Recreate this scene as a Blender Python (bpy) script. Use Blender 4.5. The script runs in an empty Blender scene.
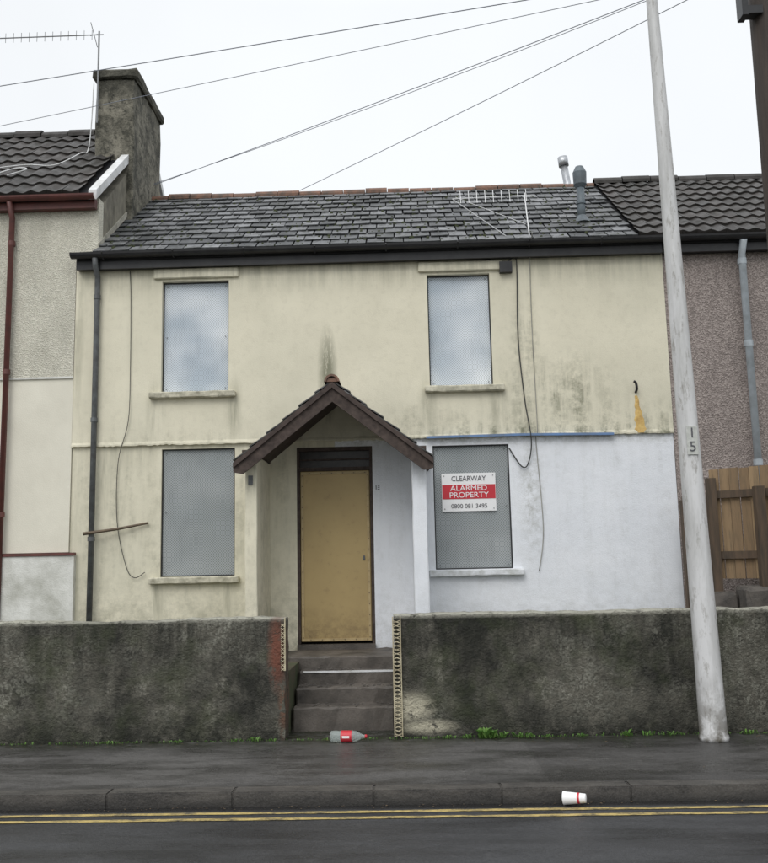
import bpy, bmesh, math, random
from mathutils import Vector, Matrix
from mathutils import noise as NZ
random.seed(7)
S=bpy.context.scene
S.view_settings.view_transform='Standard'; S.view_settings.look='None'; S.view_settings.exposure=0
COL=S.collection
# ---------------------------------------------------------------- materials
class M:
    def __init__(s,name,rough=.8,metal=0.0,spec=.4):
        s.m=bpy.data.materials.new(name); s.m.use_nodes=True
        s.t=s.m.node_tree; s.n=s.t.nodes; s.l=s.t.links
        s.b=s.n['Principled BSDF']; s.b.inputs['Roughness'].default_value=rough
        s.b.inputs['Metallic'].default_value=metal
        s.b.inputs['Specular IOR Level'].default_value=spec
        s.co=s.n.new('ShaderNodeTexCoord').outputs['Object']; s._sep=None
    def _in(s,sock,v):
        if isinstance(v,(int,float)): sock.default_value=v
        elif isinstance(v,tuple): sock.default_value=(v[0],v[1],v[2],1) if len(sock.default_value)==4 else v
        else: s.l.new(v,sock)
    def sep(s):
        if not s._sep:
            n=s.n.new('ShaderNodeSeparateXYZ'); s.l.new(s.co,n.inputs[0]); s._sep=n
        return s._sep
    def ax(s,i): return s.sep().outputs[i]
    def noise(s,scale,detail=5,rough=.6,vs=None,off=(0,0,0),dist=0):
        n=s.n.new('ShaderNodeTexNoise'); n.inputs['Scale'].default_value=scale
        n.inputs['Detail'].default_value=detail; n.inputs['Roughness'].default_value=rough
        n.inputs['Distortion'].default_value=dist
        mp=s.n.new('ShaderNodeMapping'); s.l.new(s.co,mp.inputs[0])
        mp.inputs['Location'].default_value=off
        if vs: mp.inputs['Scale'].default_value=vs
        s.l.new(mp.outputs[0],n.inputs['Vector']); return n.outputs['Fac']
    def voro(s,scale,vs=None,out='Distance'):
        n=s.n.new('ShaderNodeTexVoronoi'); n.inputs['Scale'].default_value=scale
        mp=s.n.new('ShaderNodeMapping'); s.l.new(s.co,mp.inputs[0])
        if vs: mp.inputs['Scale'].default_value=vs
        s.l.new(mp.outputs[0],n.inputs['Vector']); return n.outputs[out]
    def rmp(s,v,a,b,c=0,d=1):
        n=s.n.new('ShaderNodeMapRange'); n.clamp=True
        s._in(n.inputs[0],v)
        for i,x in enumerate((a,b,c,d)): n.inputs[i+1].default_value=x
        return n.outputs[0]
    def math(s,op,a,b=0.0):
        n=s.n.new('ShaderNodeMath'); n.operation=op; s._in(n.inputs[0],a); s._in(n.inputs[1],b); return n.outputs[0]
    def mul(s,a,b): return s.math('MULTIPLY',a,b)
    def add(s,a,b): return s.math('ADD',a,b)
    def mx(s,a,b): return s.math('MAXIMUM',a,b)
    def mix(s,f,a,b):
        n=s.n.new('ShaderNodeMix'); n.data_type='RGBA'; s._in(n.inputs[0],f); s._in(n.inputs[6],a); s._in(n.inputs[7],b); return n.outputs[2]
    def blob(s,cx,cz,rx,rz,inner=.2,a=0,b=2):
        dx=s.math('DIVIDE',s.math('SUBTRACT',s.ax(a),cx),rx); dz=s.math('DIVIDE',s.math('SUBTRACT',s.ax(b),cz),rz)
        r=s.math('SQRT',s.add(s.mul(dx,dx),s.mul(dz,dz))); return s.rmp(r,1,inner)
    def island(s):
        return s.n.new('ShaderNodeNewGeometry').outputs['Random Per Island']
    def color(s,c): s._in(s.b.inputs['Base Color'],c); return s
    def rough(s,v): s._in(s.b.inputs['Roughness'],v); return s
    def bump(s,h,st=.3,d=.01):
        n=s.n.new('ShaderNodeBump'); n.inputs['Strength'].default_value=st; n.inputs['Distance'].default_value=d
        s.l.new(h,n.inputs['Height']); s.l.new(n.outputs[0],s.b.inputs['Normal']); return s
def simple(name,c,c2=None,scale=8,rough=.7,metal=0,bs=60,bst=.25,vs=None):
    m=M(name,rough,metal)
    if c2 is None: c2=tuple(x*.7 for x in c)
    m.color(m.mix(m.rmp(m.noise(scale,4,.65,vs),.35,.7),c,c2)); m.bump(m.noise(bs,2,.6,vs),bst,.006); return m.m

def cream():
    m=M('cream_render',.85)
    n=m.noise(1.1,4,.6); base=m.mix(m.rmp(n,.35,.7),(.80,.755,.60),(.70,.66,.52))
    sp0=m.noise(6,6,.78)
    base=m.mix(m.mul(m.rmp(m.noise(16,4,.7),.5,.75),.28),base,(.52,.48,.37))
    st=m.rmp(m.noise(1.0,5,.7,(7,7,.7)),.38,.62)
    sp=m.rmp(sp0,.40,.62)
    z=m.ax(2); x=m.ax(0)
    band=m.rmp(z,3.55,3.03); band=m.mul(band,m.add(band,.25))
    ma=m.mul(band,m.rmp(x,-.6,1.4,.3,1.1))
    ma=m.mx(ma,m.mul(m.blob(1.75,3.45,1.1,.7,.0),1.0))
    ma=m.mx(ma,m.mul(m.blob(1.42,4.1,.2,1.1,.1),.8))
    ma=m.mx(ma,m.mul(m.blob(.2,3.2,.9,.3,.1),.55))
    f1=m.mul(m.mul(st,sp),ma)
    ap=m.mul(m.blob(-.93,3.80,.13,.66,.0),m.rmp(m.noise(8,5,.8,(3,3,.5)),.36,.5))
    f1=m.mx(f1,m.mul(ap,1.15))
    f1=m.mx(f1,m.mul(m.mul(m.rmp(z,4.75,5.2),st),.42))
    f1=m.mx(f1,m.mul(m.rmp(z,1.7,.6),m.mul(sp,.65)))
    f1=m.mx(f1,m.mul(m.mul(m.rmp(x,-3.80,-3.97),st),.45))
    f1=m.mx(f1,m.mul(m.mul(m.mul(m.rmp(z,2.6,3.0),m.rmp(z,3.03,3.0)),st),.35))
    for (a,b) in ((-2.98,3.4),(-2.05,3.4),(.25,3.35),(1.08,3.35),(-2.95,1.2),(-2.1,1.2),(-3.6,2.7)):
        f1=m.mx(f1,m.mul(m.mul(m.blob(a,b,.14,.5,0),st),.65))
    c=m.mix(m.mul(m.rmp(m.noise(.7,3,.5,None,(5,0,2)),.4,.7),.3),base,(.53,.52,.42))
    c=m.mix(m.math('MINIMUM',f1,.82),c,(.15,.155,.10))
    m.color(c); m.bump(m.add(m.noise(120,2,.7),m.mul(m.noise(5,2),1.5)),.4,.007); return m.m
def white():
    m=M('white_masonry_paint',.7)
    base=m.mix(m.rmp(m.noise(1.4,4),.35,.7),(.815,.835,.87),(.745,.77,.81))
    st=m.rmp(m.noise(1.0,5,.7,(8,8,.8)),.42,.66); sp=m.rmp(m.noise(8,6,.78),.42,.66)
    z=m.ax(2)
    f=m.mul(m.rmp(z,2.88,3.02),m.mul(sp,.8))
    f=m.mx(f,m.mul(m.blob(1.42,2.35,.2,1.1,0),m.mul(sp,.8)))
    f=m.mx(f,m.mul(m.rmp(z,1.45,.6),m.mul(sp,.5)))
    f=m.mx(f,m.mul(m.mul(st,sp),.25))
    m.color(m.mix(f,base,(.27,.27,.22))); m.bump(m.add(m.noise(90,2,.7),m.mul(m.noise(5,2),2)),.5,.007); return m.m
def gardenwall():
    m=M('weathered_wall_render',.85)
    big=m.noise(.75,3,.6,None,(3,1,2)); n1=m.noise(2.2,7,.76,(1,1,.8),(1,4,2)); n2=m.noise(9,6,.78,None,(1,5,0)); n3=m.noise(38,3,.7)
    z=m.ax(2); x=m.ax(0)
    k=m.add(m.mul(n1,.65),m.mul(big,.35))
    c=m.mix(m.rmp(k,.41,.56),(.020,.020,.016),(.125,.118,.095))
    c=m.mix(m.mul(m.rmp(n2,.46,.62),.8),c,(.022,.022,.017))
    li=m.mul(m.rmp(m.mul(n2,m.add(n3,.5)),.47,.60),m.rmp(big,.42,.62))
    c=m.mix(m.mul(li,.8),c,(.30,.295,.245))
    c=m.mix(m.mul(m.rmp(n1,.60,.66),m.mul(m.rmp(n3,.4,.6),.6)),c,(.34,.33,.28))
    st=m.noise(1.3,5,.7,(5,5,.5)); c=m.mix(m.mul(m.mul(m.rmp(st,.45,.62),m.rmp(z,.35,1.0)),.75),c,(.014,.015,.010))
    c=m.mix(m.mul(m.rmp(m.noise(1.6,4,.7,None,(0,0,7)),.5,.68),.5),c,(.040,.052,.018))
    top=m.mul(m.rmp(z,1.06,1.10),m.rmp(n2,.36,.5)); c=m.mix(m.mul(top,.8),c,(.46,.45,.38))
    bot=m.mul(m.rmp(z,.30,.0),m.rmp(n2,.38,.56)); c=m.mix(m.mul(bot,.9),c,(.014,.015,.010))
    fl=m.mul(m.mx(m.blob(-.03,.27,.26,.16,.3),m.blob(.12,.1,.32,.08,.2)),m.rmp(n2,.38,.46)); c=m.mix(fl,c,(.45,.42,.32))
    br=m.mul(m.blob(-1.26,.80,.10,.42,.3),m.rmp(n2,.40,.48)); c=m.mix(br,c,(.17,.065,.042))
    br=m.mul(m.blob(-1.20,.3,.06,.35,.2),m.rmp(n2,.45,.5)); c=m.mix(br,c,(.13,.07,.045))
    m.color(c); m.bump(m.add(m.mul(m.noise(3,4,.7),2),m.noise(40,3,.7)),1.0,.022); return m.m
def pebbledash(name,c1,c2,sc=70):
    m=M(name,.9); v=m.voro(sc); c=m.mix(m.rmp(m.voro(sc,None,'Color'),.2,.8),c1,c2)
    c=m.mix(m.mul(m.rmp(m.noise(1.3,5,.7,(3,3,1)),.4,.7),.35),c,tuple(x*.5 for x in c1))
    m.color(c); m.bump(v,.8,.015); return m.m
def road_mat():
    m=M('wet_road_asphalt',.6,0,.5)
    v=m.rmp(m.voro(170,None,'Color'),.1,.9); c=m.mix(v,(.028,.029,.031),(.062,.063,.067))
    p=m.noise(1.1,5,.65,(.5,2.2,1)); c=m.mix(m.mul(m.rmp(p,.42,.66),.6),c,(.017,.017,.018))
    c=m.mix(m.mul(m.rmp(m.noise(6,5,.75),.58,.72),.3),c,(.10,.10,.10))
    g=m.rmp(m.ax(1),-3.99,-3.93); c=m.mix(m.mul(g,.8),c,(.014,.013,.012))
    m.color(c); m.rough(m.mul(m.rmp(p,.35,.62,.65,.22),m.rmp(g,0,1,1,.5))); m.bump(m.add(m.voro(170),m.noise(20,3)),.45,.005); return m.m
def pavement_mat():
    m=M('damp_pavement_asphalt',.6,0,.5)
    v=m.rmp(m.voro(140,None,'Color'),.1,.9); c=m.mix(v,(.055,.052,.050),(.125,.12,.114))
    x=m.ax(0)
    pat=m.mul(m.rmp(x,.95,.97),m.rmp(x,2.9,2.88)); c=m.mix(m.mul(pat,.5),c,(.045,.043,.042))
    pat=m.mul(m.rmp(x,-2.6,-2.58),m.rmp(x,-1.4,-1.42)); c=m.mix(m.mul(pat,.3),c,(.12,.115,.108))
    p=m.noise(1.2,6,.7,(.6,1.8,1)); c=m.mix(m.mul(m.rmp(p,.42,.60),.65),c,(.030,.029,.028))
    c=m.mix(m.mul(m.rmp(m.noise(5,5,.8,(1,1.5,1)),.55,.68),.4),c,(.18,.175,.165))
    ks=m.mul(m.rmp(m.ax(1),-3.35,-3.6),m.rmp(p,.3,.55)); c=m.mix(m.mul(ks,.6),c,(.022,.021,.020))
    c=m.mix(m.mul(m.rmp(m.ax(1),-2.40,-2.02),m.rmp(m.noise(7,4,.75),.33,.55)),c,(.020,.023,.013))
    m.color(c); m.rough(m.rmp(p,.38,.58,.7,.25)); m.bump(m.add(m.voro(140),m.noise(18,3)),.55,.007); return m.m
def kerbm():
    m=M('kerb_stone',.5,0,.5); c=m.mix(m.rmp(m.noise(3,5,.75,(1,3,3)),.38,.62),(.085,.078,.070),(.032,.030,.028))
    c=m.mix(m.mul(m.rmp(m.voro(120,None,'Color'),.3,.9),.3),c,(.14,.13,.12))
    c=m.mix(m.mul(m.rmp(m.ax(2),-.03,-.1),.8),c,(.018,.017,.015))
    m.color(c); m.bump(m.noise(60,3),.6,.006); return m.m
def slate(name,c1,c2,c3,k=.75):
    m=M(name,.5,0,.45); i=m.island(); c=m.mix(m.math('POWER',i,1.3),c1,c2)
    c=m.mix(m.mul(m.rmp(m.noise(9,5,.8),.48,.62),k),c,c3)
    c=m.mix(m.mul(m.rmp(m.noise(1.2,5,.65,(1,1,1),(2,0,0)),.45,.65),.55),c,c3)
    m.color(c); m.rough(m.rmp(m.noise(5,2),.3,.7,.42,.75)); m.bump(m.noise(50,3,.7,(1,.4,.4)),.5,.006); return m.m
def screen(name,c1,c2,metal,rough,wav,hole,spec=.4,sc=1.9):
    m=M(name,rough,metal,spec)
    sp=.030
    def dots(ox,oz):
        fx=m.math('SUBTRACT',m.math('FRACT',m.add(m.math('DIVIDE',m.ax(0),sp),100+ox)),.5)
        fz=m.math('SUBTRACT',m.math('FRACT',m.add(m.math('DIVIDE',m.ax(2),sp),100+oz)),.5)
        return m.rmp(m.math('SQRT',m.add(m.mul(fx,fx),m.mul(fz,fz))),.30,.18)
    d=m.mx(dots(0,0),dots(.5,.5))
    c=m.mix(m.rmp(m.noise(sc,2,.5,(.7,1,1)),.34,.64),c1,c2)
    c=m.mix(m.mul(m.rmp(m.noise(7,4,.8,(1,1,.3)),.52,.75),.3),c,tuple(x*.65 for x in c1))
    c=m.mix(m.mul(d,hole),c,(.03,.035,.04))
    m.color(c); m.bump(m.noise(1.8,1,.4),wav,.1); return m.m
CREAM=cream(); WHITE=white(); GW=gardenwall()
SILL=simple('painted_sill',(.62,.59,.47),(.28,.265,.20),12,.8)
SILLW=simple('white_painted_sill',(.74,.76,.79),(.45,.46,.44),10)
SLATE=slate('grey_slate',(.060,.063,.068),(.235,.24,.25),(.024,.026,.020))
PSLATE=slate('porch_slate',(.07,.07,.075),(.14,.14,.145),(.03,.032,.02))
TILE=slate('brown_profile_tile',(.035,.030,.028),(.065,.056,.051),(.018,.018,.014))
TERRA=simple('terracotta_ridge',(.23,.12,.08),(.07,.06,.05),9)
BROWN=simple('weathered_brown_timber',(.036,.025,.021),(.09,.066,.055),5,.75,0,40,.5,(3,6,3))
BTRIM=simple('barge_trim',(.085,.062,.053),(.033,.024,.021),7,.8,0,40,.5)
BLACK=simple('black_plastic',(.018,.018,.02),(.035,.035,.036),6,.4,0,30,.05)
DGREY=simple('dark_grey_pipe_paint',(.14,.15,.155),(.07,.07,.07),9,.5)
LGREY=simple('light_grey_pipe_paint',(.47,.52,.56),(.32,.35,.37),6,.5)
MAROON=simple('maroon_paint',(.15,.05,.042),(.09,.038,.034),8,.5)
def tanm():
    m=M('tan_security_steel',.45,.1); c=m.mix(m.rmp(m.noise(1.5,4),.35,.7),(.45,.335,.155),(.39,.285,.13))
    c=m.mix(m.mul(m.rmp(m.noise(12,5,.8),.58,.7),.4),c,(.24,.165,.085))
    c=m.mix(m.mul(m.rmp(m.ax(2),1.1,.7),m.rmp(m.noise(9,4,.8),.4,.65)),c,(.22,.155,.08))
    m.color(c); m.bump(m.noise(3,2),.15,.03); return m.m
TAN=tanm()
SCU=screen('galvanised_perforated_sheet',(.50,.57,.64),(.84,.88,.92),.05,.65,.1,.40,.3,1.5)  # blue to white patches are sky reflection painted into the sheet colour
SCL=screen('grey_perforated_sheet',(.31,.34,.345),(.41,.435,.44),.1,.65,.1,.5,.3,1.5)
PEB=pebbledash('grey_pink_pebbledash',(.25,.212,.195),(.46,.395,.365),62)
PEBC=pebbledash('cream_pebbledash',(.60,.575,.48),(.76,.735,.63),75)
NCR=simple('pale_cream_panel',(.78,.75,.64),(.68,.65,.55),1.5,.85,0,80,.4)
NWH=simple('offwhite_roughcast',(.74,.74,.70),(.45,.45,.40),3,.9,0,60,.8)
GABLE=simple('weathered_gable_render',(.27,.25,.20),(.10,.095,.075),3,.9,0,50,.6,(2,2,1))
def chimm():
    m=M('sooty_chimney_render',.9); c=m.mix(m.rmp(m.noise(3,6,.78),.4,.6),(.24,.225,.18),(.06,.058,.045))
    c=m.mix(m.rmp(m.noise(11,5,.8),.5,.64),c,(.035,.035,.028)); c=m.mix(m.mul(m.rmp(m.ax(2),7.9,8.3),.6),c,(.04,.04,.032))
    m.color(c); m.bump(m.noise(30,4),.9,.015); return m.m
CHIM=chimm()
WTRIM=simple('white_trim_paint',(.74,.75,.76),(.5,.5,.48),6,.6)
CONC=simple('step_concrete',(.135,.118,.102),(.042,.038,.033),3,.6,0,60,.7)
PAVE=pavement_mat(); ROAD=road_mat(); KERB=kerbm()
SOIL=simple('garden_soil',(.09,.075,.05),(.05,.07,.03),4,.95)
def woodm(name,a,b,d):
    m=M(name,.8); c=m.mix(m.island(),a,b); c=m.mix(m.mul(m.rmp(m.noise(4,5,.75,(6,6,.6)),.45,.7),.7),c,d)
    m.color(c); m.bump(m.noise(50,3,.6,(5,5,.5)),.4,.006); return m.m
WOOD=woodm('fence_timber',(.40,.28,.16),(.26,.175,.10),(.13,.10,.065))
DWOOD=simple('dark_fence_timber',(.13,.09,.06),(.06,.048,.036),4,.8,0,60,.4,(5,5,.6))
PWOOD=simple('telegraph_pole_timber',(.05,.038,.03),(.025,.02,.018),3,.8,0,50,.5,(6,6,.5))
def polem():
    m=M('pole_grey_paint',.5); c=m.mix(m.rmp(m.noise(1.5,5,.7,(4,4,.6)),.4,.65),(.64,.64,.64),(.45,.45,.44))
    c=m.mix(m.mul(m.rmp(m.noise(7,5,.8,(2,2,.5)),.54,.66),.6),c,(.18,.16,.13))
    c=m.mix(m.mul(m.rmp(m.ax(2),.6,.0),m.rmp(m.noise(6,5,.7),.35,.55)),c,(.11,.10,.08))
    m.color(c); m.bump(m.noise(30,3),.3,.005); return m.m
POLE=polem()
METAL=simple('aluminium',(.5,.52,.54),(.35,.36,.38),8,.4,.6)
FLUE=simple('flue_grey_paint',(.13,.16,.18),(.08,.09,.10),7,.5)
CABLE=simple('cable_black',(.05,.05,.048),None,5,.6)
CABLEG=simple('cable_grey',(.36,.35,.31),(.2,.2,.18),5,.6)
WIRE=simple('overhead_wire',(.26,.28,.33),(.2,.21,.24),5,.5)
BLUE=simple('blue_strip_paint',(.14,.26,.50),(.14,.19,.28),6,.6)
FOAM=simple('yellow_expanding_foam',(.74,.53,.20),(.52,.32,.11),14,.8,0,60,.8)
BEAD=simple('cream_corner_bead',(.60,.54,.38),(.34,.29,.19),14,.7)
RED=simple('sign_red',(.55,.035,.05),(.50,.03,.045),5,.4,0,30,.02)
SWHITE=simple('sign_white',(.85,.85,.85),(.8,.8,.8),5,.4,0,30,.02)
SGREY=simple('sign_print_dark',(.09,.09,.1),(.08,.08,.09),5,.5)
INSIDE=simple('dark_interior',(.02,.02,.022),None,3,.9)
BRICK=simple('rubble_block',(.14,.125,.11),(.07,.065,.06),9,.9,0,50,.8)
GLASSM=M('window_glass',.05,0,.8).color((.03,.035,.04)).m
def yline():
    m=M('worn_yellow_paint',.55); c=m.mix(m.rmp(m.noise(14,6,.85,(.5,1,1)),.44,.62),(.50,.38,.14),(.085,.075,.055))
    m.color(c); m.bump(m.voro(170),.4,.004); return m.m
YEL=yline()
WEED=M('weed_leaf',.6); WEED.color(WEED.mix(WEED.island(),(.06,.15,.025),(.13,.24,.05))); WEED=WEED.m
LITT=M('leaf_litter',.8); LITT.color(LITT.mix(LITT.island(),(.035,.025,.018),(.20,.14,.08))); LITT=LITT.m
MOSS=simple('moss',(.05,.06,.025),(.03,.035,.015),20,.95)
def botm():
    m=M('clear_plastic',.08,0,.5); m.color((.75,.82,.80)); m.b.inputs['Transmission Weight'].default_value=.75; m.b.inputs['IOR'].default_value=1.2; return m.m
BOT=botm()
CUPM=M('cup_paper',.5).color((.82,.82,.82)).m
# ---------------------------------------------------------------- mesh helpers
def empty(name):
    e=bpy.data.objects.new(name,None); COL.objects.link(e); e.empty_display_size=.2; return e
def mobj(name,vs,fs,mat,parent=None,smooth=False):
    me=bpy.data.meshes.new(name); me.from_pydata([tuple(v) for v in vs],[],fs); me.validate()
    me.materials.append(mat)
    bm=bmesh.new(); bm.from_mesh(me); bmesh.ops.recalc_face_normals(bm,faces=bm.faces); bm.to_mesh(me); bm.free()
    if smooth:
        for p in me.polygons: p.use_smooth=True
    o=bpy.data.objects.new(name,me); COL.objects.link(o)
    if parent: o.parent=parent
    return o
BF=[(0,3,2,1),(4,5,6,7),(0,1,5,4),(1,2,6,5),(2,3,7,6),(3,0,4,7)]
def bv(x0,x1,y0,y1,z0,z1): return [(x0,y0,z0),(x1,y0,z0),(x1,y1,z0),(x0,y1,z0),(x0,y0,z1),(x1,y0,z1),(x1,y1,z1),(x0,y1,z1)]
def bevel_obj(o,w,seg=2):
    bm=bmesh.new(); bm.from_mesh(o.data); bmesh.ops.bevel(bm,geom=bm.edges[:],offset=w,segments=seg,affect='EDGES'); bm.to_mesh(o.data); bm.free()
def box(name,x0,x1,y0,y1,z0,z1,mat,parent=None,bevel=.004):
    o=mobj(name,bv(x0,x1,y0,y1,z0,z1),BF,mat,parent)
    if bevel: bevel_obj(o,bevel,1)
    return o
def boxes(name,L,mat,parent=None):
    vs=[];fs=[]
    for b in L:
        k=len(vs); vs+=bv(*b) if len(b)==6 else b; fs+=[tuple(i+k for i in f) for f in BF]
    return mobj(name,vs,fs,mat,parent)
def prism(name,poly,x0,x1,mat,parent=None):
    n=len(poly); vs=[(x0,y,z) for y,z in poly]+[(x1,y,z) for y,z in poly]
    fs=[tuple(range(n)),tuple(range(2*n-1,n-1,-1))]+[(i,(i+1)%n,(i+1)%n+n,i+n) for i in range(n)]
    return mobj(name,vs,fs,mat,parent)
def prismxz(name,poly,y0,y1,mat,parent=None):
    n=len(poly); vs=[(x,y0,z) for x,z in poly]+[(x,y1,z) for x,z in poly]
    fs=[tuple(range(n)),tuple(range(2*n-1,n-1,-1))]+[(i,(i+1)%n,(i+1)%n+n,i+n) for i in range(n)]
    return mobj(name,vs,fs,mat,parent)
def tubegeo(pts,r,n=10,cap=True):
    pts=[Vector(p) for p in pts]; vs=[];fs=[]; rs=r if isinstance(r,(list,tuple)) else [r]*len(pts)
    t0=(pts[1]-pts[0]).normalized(); a=t0.orthogonal().normalized()
    for i,p in enumerate(pts):
        t=((pts[min(i+1,len(pts)-1)]-pts[max(i-1,0)])).normalized()
        a=(a-t*a.dot(t)).normalized(); b=t.cross(a)
        for k in range(n):
            g=2*math.pi*k/n; vs.append(p+(a*math.cos(g)+b*math.sin(g))*rs[i])
    for i in range(len(pts)-1):
        for k in range(n): fs.append((i*n+k,i*n+(k+1)%n,(i+1)*n+(k+1)%n,(i+1)*n+k))
    if cap: fs.append(tuple(range(n-1,-1,-1))); fs.append(tuple((len(pts)-1)*n+k for k in range(n)))
    return vs,fs
def smoothpts(pts,k=6):
    P=[Vector(p) for p in pts]; out=[]
    for i in range(len(P)-1):
        p0=P[max(i-1,0)];p1=P[i];p2=P[i+1];p3=P[min(i+2,len(P)-1)]
        for j in range(k):
            t=j/k; out.append(.5*((2*p1)+(p2-p0)*t+(2*p0-5*p1+4*p2-p3)*t*t+(3*p1-p0-3*p2+p3)*t**3))
    out.append(P[-1]); return out
def tube(name,pts,r,mat,parent=None,n=10,smooth=True):
    vs,fs=tubegeo(pts,r,n); o=mobj(name,vs,fs,mat,parent)
    if smooth:
        for p in o.data.polygons: p.use_smooth=len(p.vertices)==4
    return o
def tubes(name,L,mat,parent=None,n=8):
    V=[];F=[]
    for pts,r in L:
        vs,fs=tubegeo(pts,r,n); k=len(V); V+=vs; F+=[tuple(i+k for i in f) for f in fs]
    return mobj(name,V,F,mat,parent)
def wall(name,x0,x1,z0,z1,y0,y1,holes,mat,parent=None):
    xs=sorted({x0,x1,*[h[0] for h in holes],*[h[1] for h in holes]}); zs=sorted({z0,z1,*[h[2] for h in holes],*[h[3] for h in holes]})
    xs=[x for x in xs if x0<=x<=x1]; zs=[z for z in zs if z0<=z<=z1]
    def solid(i,j):
        if i<0 or j<0 or i>=len(xs)-1 or j>=len(zs)-1: return False
        cx=(xs[i]+xs[i+1])/2; cz=(zs[j]+zs[j+1])/2
        return not any(h[0]<cx<h[1] and h[2]<cz<h[3] for h in holes)
    vs=[];fs=[]
    def q(*p):
        k=len(vs); vs.extend(p); fs.append((k,k+1,k+2,k+3))
    for i in range(len(xs)-1):
        for j in range(len(zs)-1):
            if not solid(i,j): continue
            a,b,c,d=xs[i],xs[i+1],zs[j],zs[j+1]
            q((a,y0,c),(b,y0,c),(b,y0,d),(a,y0,d))
            if not solid(i-1,j): q((a,y1,c),(a,y0,c),(a,y0,d),(a,y1,d))
            if not solid(i+1,j): q((b,y0,c),(b,y1,c),(b,y1,d),(b,y0,d))
            if not solid(i,j-1): q((a,y1,c),(b,y1,c),(b,y0,c),(a,y0,c))
            if not solid(i,j+1): q((a,y0,d),(b,y0,d),(b,y1,d),(a,y1,d))
    me=bpy.data.meshes.new(name); me.from_pydata(vs,[],fs); me.materials.append(mat)
    o=bpy.data.objects.new(name,me); COL.objects.link(o)
    if parent: o.parent=parent
    return o
def text(name,s,size,x,y,z,mat,parent,sx=1,bold=0):
    cu=bpy.data.curves.new(name,'FONT'); cu.body=s; cu.size=size; cu.align_x='CENTER'; cu.align_y='CENTER'; cu.extrude=.0012; cu.offset=bold
    o=bpy.data.objects.new(name+'_tmp',cu); COL.objects.link(o)
    bpy.context.view_layer.update()
    me=bpy.data.meshes.new_from_object(o.evaluated_get(bpy.context.evaluated_depsgraph_get()))
    bpy.data.objects.remove(o); me.transform(Matrix.Translation((x,y,z))@Matrix.Rotation(math.pi/2,4,'X')@Matrix.Diagonal((sx,1,1,1)))
    me.materials.clear(); me.materials.append(mat)
    t=bpy.data.objects.new(name,me); COL.objects.link(t); t.parent=parent; return t
def slates(name,x0,x1,ev,rd,rows,w,mat,parent,th=.012,gap=.003,jit=0):
    (ye,ze),(yr,zr)=ev,rd; L=math.hypot(yr-ye,zr-ze); uy,uz=(yr-ye)/L,(zr-ze)/L; ny,nz=-uz,uy
    if nz<0: ny,nz=-ny,-nz
    e=L/rows; B=[]
    for r in range(rows):
        x=x0-(w/2 if r%2 else 0)+random.uniform(-.02,.02)
        while x<x1:
            a=max(x+gap,x0); b=min(x+w-gap-random.uniform(0,jit),x1); x+=w
            if b-a<.02: continue
            s0=r*e-random.uniform(0,.012)-random.uniform(0,jit); s1=min((r+1)*e+e*.25,L)
            if random.random()<.04: s0+=.03
            h0=th+.012+random.uniform(0,.008); h1=.003; tw=random.uniform(-.004,.004); tl_=random.uniform(-.006,.006)
            def P(xx,s,h): return (xx,ye+uy*s+ny*h,ze+uz*s+nz*h)
            B.append([P(a,s0+tl_,h0-th+tw),P(b,s0-tl_,h0-th-tw),P(b,s1,h1-th),P(a,s1,h1-th),P(a,s0+tl_,h0+tw),P(b,s0-tl_,h0-tw),P(b,s1,h1),P(a,s1,h1)])
    return boxes(name,B,mat,parent)
def slates_x(name,y0,y1,ev,rd,rows,w,mat,parent,th=.012):
    (xe,ze),(xr,zr)=ev,rd; L=math.hypot(xr-xe,zr-ze); ux,uz=(xr-xe)/L,(zr-ze)/L; nx,nz=-uz,ux
    if nz<0: nx,nz=-nx,-nz
    e=L/rows; B=[]
    for r in range(rows):
        y=y0-(w/2 if r%2 else 0)
        while y<y1:
            a=max(y+.003,y0+random.uniform(0,.012)); b=min(y+w-.003,y1); y+=w
            if b-a<.02: continue
            s0=r*e; s1=min((r+1.25)*e,L); h0=th+.014+random.uniform(0,.006); h1=.003
            def P(yy,s,h): return (xe+ux*s+nx*h,yy,ze+uz*s+nz*h)
            B.append([P(a,s0,h0-th),P(b,s0,h0-th),P(b,s1,h1-th),P(a,s1,h1-th),P(a,s0,h0),P(b,s0,h0),P(b,s1,h1),P(a,s1,h1)])
    return boxes(name,B,mat,parent)
def proftiles(name,x0,x1,ev,rd,rows,mat,parent,per=.2,amp=.028):
    (ye,ze),(yr,zr)=ev,rd; L=math.hypot(yr-ye,zr-ze); uy,uz=(yr-ye)/L,(zr-ze)/L; ny,nz=-uz,uy
    e=L/rows; vs=[];fs=[]; nx=int((x1-x0)/per)
    for r in range(rows):
        for c in range(nx):
            xa=x0+c*per; K=8; k0=len(vs); j=random.uniform(-.004,.004)
            for s,hh in ((r*e-.01,-.008),(r*e-.01,.032+j),((r+1)*e,.006)):
                for i in range(K+1):
                    x=xa+per*i/K*(.985)
                    h=hh+(amp*(.5+.5*math.cos(2*math.pi*i/K)) if hh>0 else 0)
                    vs.append((x,ye+uy*s+ny*h,ze+uz*s+nz*h))
            for a in range(2):
                for i in range(K): fs.append((k0+a*(K+1)+i,k0+a*(K+1)+i+1,k0+(a+1)*(K+1)+i+1,k0+(a+1)*(K+1)+i))
    return mobj(name,vs,fs,mat,parent)
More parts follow.
